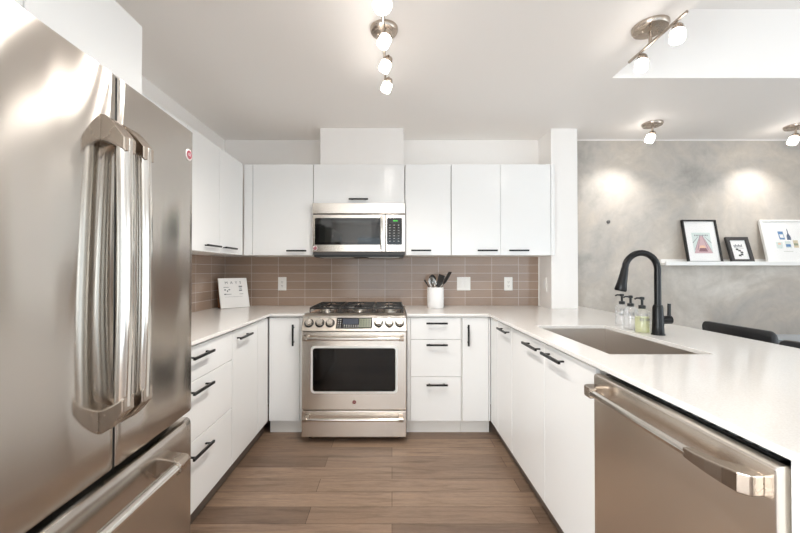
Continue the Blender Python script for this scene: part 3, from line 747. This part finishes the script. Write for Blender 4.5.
MB().prism([(-.012, -.002, -.01), (-.030, -.002, .02), (-.034, -.002, .095), (.034, -.002, .095), (.030, -.002, .02), (.012, -.002, -.01)], (0, .003, 0), X=X @ Matrix.Rotation(.5, 4, 'Z')).build('blade', 'dgrey', t, bevel=.001)
t, X = stick('whisk', 'steel wire whisk standing at the left of the crock', 'whisk', (.016, -.018, .016), (-.018, -.018, .165), 'chrome', None, None)
b = MB()
for k in range(6):
    a = math.pi * k / 6
    b.tube([(math.cos(a) * r, math.sin(a) * r, z) for r, z in ((.004, 0), (.020, .03), (.030, .065), (.022, .092), (0, .102), (-.022, .092), (-.030, .065), (-.020, .03), (-.004, 0))], .0013, 6, X=X)
b.build('wires', 'chrome', t)
t, X = stick('tongs', 'thin black handle poking out at the crock left edge', 'utensil', (.045, .012, .016), (-.09, .010, .235), 'utensil', None, None)
MB().tube([(0, 0, -.03), (0, 0, .01)], [.006, .007], 10, X=X).build('grip', 'utensil', t)
t, X = stick('ladle', 'steel ladle with round bowl at the back right of the crock', 'ladle', (.004, .036, .016), (.022, .036, .185), 'chrome', None, None)
b = MB(); b.lathe([(0, 0), (.018, .004), (.029, .016), (.032, .030), (.0305, .030), (.027, .017), (.017, .006), (0, .002)], X @ Matrix.Translation((.012, .022, .012)) @ Matrix.Rotation(1.2, 4, 'X'), 20)
b.build('bowl', 'chrome', t)

# calendar stand in the left corner
BL, BR_ = Vector((-1.440, 3.045, CT1)), Vector((-1.272, 3.215, CT1))
ux = (BR_ - BL).normalized(); back = Vector((-ux.y, ux.x, 0)); wd_ = (BR_ - BL).length
lean = math.radians(17); uz = (Vector((0, 0, 1)) * math.cos(lean) + back * math.sin(lean)).normalized(); nn = ux.cross(uz)
CX = Matrix(((ux.x, uz.x, -nn.x, BL.x), (ux.y, uz.y, -nn.y, BL.y), (ux.z, uz.z, -nn.z, BL.z), (0, 0, 0, 1)))   # (a, up, back)
t = thing('countertop_sign', 'white printed sign on a dark stand in the left worktop corner', 'sign', tuple((BL + BR_) / 2))
MB().box(0, wd_, .003, .265, 0, .008, 0, CX).build('panel', 'paper', t, bevel=.001)
rim = MB(); rim.box(-.004, 0, .003, .269, -.002, .012, 0, CX); rim.box(wd_, wd_ + .004, .003, .269, -.002, .012, 0, CX); rim.box(0, wd_, .265, .269, -.002, .012, 0, CX)
rim.build('rim', 'plate', t)
sp = MB(); sp.prism([(-.002, .006, .0085), (-.002, .235, .0085), (-.002, .232, .014), (-.002, .045, .072), (-.002, .026, .078)], (wd_ + .004, 0, 0), 0, CX)
sp.build('stand', 'wood', t)
TXT = lambda a, u: CX @ Matrix.Translation((a, u, -.0006)) @ Matrix.Scale(-1, 4, (0, 0, 1))
text_mesh('M  A  Y  S', .034, TXT(wd_ / 2, .226), 'greyink', 'heading', t)
mk = MB()
for a, u, w_, h_ in ((.035, .185, .045, .004), (.165, .185, .03, .012), (.17, .172, .02, .006), (.04, .158, .012, .012), (.06, .145, .010, .014), (.075, .160, .014, .010), (.165, .150, .026, .012), (.035, .120, .018, .009), (.055, .122, .04, .004), (.165, .122, .034, .003), (.04, .100, .15, .0015)):
    mk.box(a, min(a + w_, wd_ - .01), u, u + h_, -.0008, 0, 0, CX)
mk.build('printed_marks', 'greyink', t)

# ------------------------------------------------------------------ outlets and switch
def outlet(x, z, label, name='wall_outlet', w_=.078, gang=1):
    y = YW - .0102
    t = thing(name, label, 'outlet' if gang == 1 else 'light switch', (x, y, z - .06))
    MB().box(x - w_ / 2, x + w_ / 2, y - .006, y, z - .062, z + .062).build('cover_plate', 'plate', t, bevel=.003)
    if gang == 1:
        MB().box(x - .018, x + .018, y - .0075, y - .0055, z - .034, z + .034).build('socket_face', 'plate', t, bevel=.002)
        s = MB()
        for dz in (-.018, .018):
            for dx in (-.006, .006): s.box(x + dx - .0012, x + dx + .0012, y - .0078, y - .007, z + dz - .005, z + dz + .005)
            s.lathe([(0, 0), (.0028, 0), (.0028, .0004), (0, .0004)], axisM((x, y - .0074, z + dz - .011), (0, -1, 0)), 10)
        s.build('slots', 'slot', t)
    else:
        for dx in (-.024, .024): MB().box(x + dx - .017, x + dx + .017, y - .010, y - .0055, z - .034, z + .034).build('rocker', 'plate', t, bevel=.003)
outlet(-1.017, 1.118, 'white double socket on the taupe tiles left of the range')
outlet(1.078, 1.118, 'white double socket on the taupe tiles near the column')
outlet(.664, 1.118, 'white two-rocker light switch on the tiles right of the crock', 'light_switch', .124, 2)
t = thing('wall_outlet', 'white socket on the narrow side of the column above the worktop', 'outlet', (1.3638, 3.21, 1.06))
MB().box(1.3575, 1.3638, 3.170, 3.25, 1.055, 1.18).build('cover_plate', 'plate', t, bevel=.002)
MB().box(1.3555, 1.3578, 3.192, 3.228, 1.083, 1.151).build('socket_face', 'winframe', t, bevel=.002)

# ------------------------------------------------------------------ ceiling lights
def lamp_spot(root, p, n, power, size=110):
    l = bpy.data.lights.new('lamp_beam', 'SPOT'); l.energy = power; l.color = (1.0, .95, .89); l.spot_size = math.radians(size); l.spot_blend = 1.0; l.shadow_soft_size = .025
    o = bpy.data.objects.new('lamp_beam', l); COL.objects.link(o); o.parent = root
    Xw = MAT[root.name].inverted() @ Matrix.Translation(Vector(p)) @ Vector((0, 0, -1)).rotation_difference(Vector(n).normalized()).to_matrix().to_4x4()
    o.matrix_local = Xw
def head(root, top, n, k=1.0, power=8, size=110):
    """socket, clip ring and frosted glass shade hanging from 'top' and pointing along n"""
    n = Vector(n).normalized(); top = Vector(top); j = top - Vector((0, 0, .022))
    m = MB(); m.tube([top, j], .005 * k, 10)
    X = axisM(j, n)
    m.lathe([(0, -.012), (.020 * k, -.012), (.026 * k, -.004), (.026 * k, .020 * k), (.0, .020 * k)], X, 24)
    for q in (.004, .012): m.lathe([(.0262 * k, q - .002), (.0285 * k, q), (.0262 * k, q + .002)], X, 24)
    h = m.build('lamp_head', 'nickel', root, sharp=45)
    g = MB(); g.lathe([(.0, .0205 * k), (.030 * k, .0205 * k), (.034 * k, .026 * k), (.034 * k, .072 * k), (.031 * k, .079 * k), (.024 * k, .079 * k), (.0, .078 * k)], X, 28)
    g.build('lamp_shade', 'shade', h, sharp=60)
    lamp_spot(root, j + n * .115 * k, (n.x * .3, n.y * .3, -1), power, size)
def canopy(root, x, y, r, z=CZ):
    m = MB(); m.lathe([(0, 0), (r, 0), (r, -.012), (r - .006, -.022), (.02, -.026), (0, -.026)], Matrix.Translation((x, y, z)), 40)
    for s in (-1, 1): m.lathe([(0, -.025), (.006, -.025), (.006, -.031), (0, -.033)], Matrix.Translation((x + s * r * .45, y, z)), 12)
    m.build('canopy', 'nickel', root, sharp=45)
    MB().tube([(x, y, z - .024), (x, y, z - .095)], .008, 12).build('stem', 'nickel', root)
GL = 'brushed nickel ceiling lights'
t = thing('track_light', 'brushed nickel track light with four lit heads on the ceiling above the aisle', 'ceiling light', (-.04, 1.80, CZ), 0, GL)
canopy(t, -.04, 1.80, .07)
MB().tube([(-.04, 1.385, CZ - .098), (-.04, 2.10, CZ - .098)], .007, 12).build('bar', 'nickel', t)
for y, n in ((1.475, (-.15, -.75, -.6)), (1.66, (-.45, -.05, -.9)), (1.86, (-.45, .1, -.9)), (2.07, (-.35, .15, -.9))):
    head(t, (-.018 if y > 1.5 else -.03, y, CZ - .098), n, 1.0 if y < 1.5 else .82, 6.4, 150)
t = thing('track_light', 'brushed nickel track light with two lit heads beside the raised ceiling', 'ceiling light', (1.285, 1.78, CZ), 0, GL)
canopy(t, 1.285, 1.78, .08)
MB().tube([(1.275, 1.545, CZ - .098), (1.275, 1.925, CZ - .098)], .007, 12).build('bar', 'nickel', t)
MB().tube([(1.275, 1.78, CZ - .096), (1.285, 1.78, CZ - .09)], .007, 10).build('bar_clamp', 'nickel', t)
for y, n in ((1.615, (-.12, -.1, -1)), (1.845, (-.12, 0, -1))): head(t, (1.290, y, CZ - .098), n, .85, .4, 90)
for x, y, tgt, lb in ((2.157, 2.97, (2.06, YW, 1.72), 'small round nickel spotlight nearest the column, lighting the concrete wall'),
                      (3.40, 3.02, (3.33, YW, 1.74), 'small round nickel spotlight above the white picture frame')):
    t = thing('ceiling_spotlight', lb, 'ceiling light', (x, y, CZ), 0, GL)
    canopy(t, x, y, .075)
    hx = Vector((x, y, CZ - .06)); head(t, hx, (-.35, .12, -.9), .95, 0.01, 60)
    lamp_spot(t, (x - .05, y + .03, CZ - .20), Vector(tgt) - Vector((x - .05, y + .03, CZ - .20)), 4.2, 105)

# ------------------------------------------------------------------ picture ledge and frames
t = thing('picture_ledge', 'long white picture ledge mounted on the concrete wall', 'shelf', (3.3, YW, 1.285))
b = MB(); LX0, LX1 = 2.460, 4.30
b.box(LX0, LX1, YW - .110, YW - .0005, 1.290, 1.308); b.box(LX0 + .03, LX1, YW - .016, YW - .0005, 1.308, 1.345); b.box(LX0, LX1, YW - .118, YW - .104, 1.286, 1.322)
b.build('ledge', 'shelf', t, bevel=.002)
def picture(x0, wd, ht, ft, fd, label, fmat, mat_w, art, foot, lean):
    z0 = 1.3085 + fd * math.sin(math.radians(lean)); t = thing('framed_print', label, 'picture frame', (x0 + wd / 2, foot, z0), 0, 'framed pictures on the ledge')
    X = Matrix.Translation((x0, foot, z0)) @ Matrix.Rotation(-math.radians(lean), 4, 'X') @ Matrix(((1, 0, 0, 0), (0, 0, 1, 0), (0, 1, 0, 0), (0, 0, 0, 1)))
    MB().grid([0, ft, wd - ft, wd], [0, ft, ht - ft, ht], lambda i, j: not (i == 1 and j == 1), 0, fd, X=X).build('frame', fmat, t, bevel=.0015)
    MB().box(ft * .6, wd - ft * .6, ft * .6, ht - ft * .6, fd * .55, fd * .9, 0, X).build('mat_board', 'paper', t)
    art(t, X, wd, ht, fd * .55)
    MB().box(ft * .9, wd - ft * .9, ft * .9, ht - ft * .9, fd * .3, fd * .33, 0, X).build('glazing', 'fglass', t)
    return t
def art_pier(t, X, wd, ht, d):
    a = MB(); d0 = d - .0004
    P = lambda u, v: (wd * u, ht * v, d0)
    q = lambda pts, m, lift=0: a.prism([(wd * u, ht * v, d0 - lift) for u, v in pts], (0, 0, .0006), m, X)
    q([(.24, .22), (.78, .22), (.78, .70), (.24, .70)], 0)
    q([(.24, .22), (.78, .22), (.55, .62), (.47, .62)], 1, .0003)
    q([(.38, .26), (.64, .26), (.60, .34), (.42, .34)], 2, .0006)
    q([(.40, .34), (.60, .34), (.56, .40), (.44, .40)], 3, .0006)
    for u in (.27, .35, .65, .73): q([(u, .30), (u + .012, .30), (.51 + (u - .5) * .2 + .008, .62), (.51 + (u - .5) * .2, .62)], 2, .0005)
    for k in range(9): q([(.32 + k * .045, .62), (.345 + k * .045, .62), (.345 + k * .045, .65), (.32 + k * .045, .655)], 4, .0005)
    q([(.24, .45), (.42, .60), (.42, .61), (.24, .47)], 4, .0005); q([(.78, .45), (.60, .60), (.60, .61), (.78, .47)], 4, .0005)
    a.build('print', ['mint', 'pink', 'mauve', 'peach', 'greyink'], t)
def art_mono(t, X, wd, ht, d):
    a = MB(); q = lambda pts, m, lift=0: a.prism([(wd * u, ht * v, d - .0004 - lift) for u, v in pts], (0, 0, .0006), m, X)
    q([(.24, .20), (.76, .20), (.76, .80), (.24, .80)], 0)
    for k in range(6): q([(.30 + k * .065, .62), (.35 + k * .065, .62), (.35 + k * .065, .68 + .05 * (k % 2)), (.30 + k * .065, .70)], 1, .0003)
    for (u, v) in ((.34, .50), (.44, .45), (.52, .38), (.50, .30), (.40, .26)): q([(u, v), (u + .12, v - .02), (u + .13, v + .05), (u + .03, v + .06)], 2, .0003)
    q([(.30, .58), (.72, .56), (.72, .575), (.30, .60)], 1, .0003)
    a.build('print', ['paper', 'greyink', 'ink'], t)
def art_beach(t, X, wd, ht, d):
    a = MB(); q = lambda pts, m, lift=0: a.prism([(wd * u, ht * v, d - .0004 - lift) for u, v in pts], (0, 0, .0006), m, X)
    q([(.40, .54), (.52, .54), (.50, .73), (.38, .73)], 0); q([(.42, .58), (.50, .58), (.49, .66), (.41, .66)], 5, .0004)
    q([(.57, .53), (.66, .53), (.66, .60), (.625, .68), (.615, .79), (.60, .79), (.60, .68), (.57, .62)], 1)
    q([(.50, .34), (.63, .34), (.63, .50), (.50, .50)], 4); q([(.51, .37), (.62, .37), (.62, .43), (.51, .43)], 0, .0004)
    q([(.69, .35), (.80, .35), (.80, .52), (.69, .52)], 3); q([(.70, .40), (.79, .40), (.79, .45), (.70, .45)], 6, .0004)
    q([(.30, .33), (.43, .33), (.44, .48), (.29, .48)], 4); q([(.34, .42), (.40, .42), (.40, .46), (.34, .46)], 2, .0004)
    for k in range(6): q([(.44 + k * .035, .26), (.465 + k * .035, .26), (.465 + k * .035, .268), (.44 + k * .035, .268)], 6)
    a.build('print', ['blue', 'navy', 'peach', 'sand', 'mint', 'paper', 'olive'], t)
FY = YW - .102
picture(2.680, .315, .405, .014, .022, 'large black-framed print of a pink pier, first on the ledge', 'frame_b', .1, art_pier, FY, 11.0)
picture(3.075, .205, .245, .030, .022, 'small charcoal-framed black and white picture between two larger frames', 'frame_g', .1, art_mono, FY, 16.0)
picture(3.40, .40, .405, .016, .022, 'large white-framed print of blue bottles, at the right of the ledge', 'frame_w', .1, art_beach, FY, 11.0)
b = MB(); b.lathe([(0, 0), (.017, 0), (.015, .008), (.008, .012), (0, .012)], axisM((2.015, YW, 1.693), (0, -1, 0)), 20)
tag(b.build('anchor_cap', 'side', loc=(2.015, YW, 1.693)), 'small round metal cap on the bare concrete wall', 'wall cap')

# ------------------------------------------------------------------ dining corner
TX0, TX1, TY0, TY1 = 2.76, 3.66, 1.25, 2.78
t = thing('dining_table', 'dining table with a pale glossy top beyond the black chairs', 'table', ((TX0 + TX1) / 2, (TY0 + TY1) / 2, 0))
MB().box(TX0, TX1, TY0, TY1, .725, .750).build('tabletop', 'tableglass', t, bevel=.004)
for x in (TX0 + .06, TX1 - .06):
    for y in (TY0 + .06, TY1 - .06): MB().box(x - .025, x + .025, y - .025, y + .025, 0, .7248).build('leg', 'legblk', t)
ch = thing('dining_chair', 'black padded dining chair nearest the concrete wall, its back to the peninsula', 'chair', (0, 0, 0), 0, 'black dining chairs')
def rr_yz(w_, z0, z1, r, x, n=6):
    p = []
    for cy, cz, a0 in ((w_ - r, z1 - r, 0), (-w_ + r, z1 - r, 90), (-w_ + r, z0 + r, 180), (w_ - r, z0 + r, 270)):
        for k in range(n + 1):
            a = math.radians(a0 + 90 * k / n); p.append((x, cy + r * math.cos(a), cz + r * math.sin(a)))
    return p
b = MB(); b.loft([[(q[0] - .10 * (q[2] - .46), q[1] * s, .72 + (q[2] - .72) * s) for q in rr_yz(.228, .54, .905, .035, x)] for x, s in ((-.018, .97), (-.010, 1), (.012, 1), (.022, .96))])
b.build('backrest', 'leather', ch, sharp=60)
MB().box(.02, .44, -.215, .215, .42, .475).build('seat', 'leather', ch, bevel=.02, seg=4)
for y in (-.19, .19):
    MB().tube([(.40, y, .42), (.43, y * 1.08, 0)], [.016, .011], 12).build('leg', 'legblk', ch)
    MB().tube([(-.035, y, .60), (.01, y, .44), (-.02, y, .30), (-.06, y * 1.05, 0)], [.011, .015, .015, .011], 12).build('leg', 'legblk', ch)
ch.location = (2.145, 2.205, 0); MAT['dining_chair'] = Matrix()
dup(ch, (1.985, 1.56, 0), math.radians(7), 'black padded dining chair further along the peninsula, cut by the picture edge', 'black dining chairs')
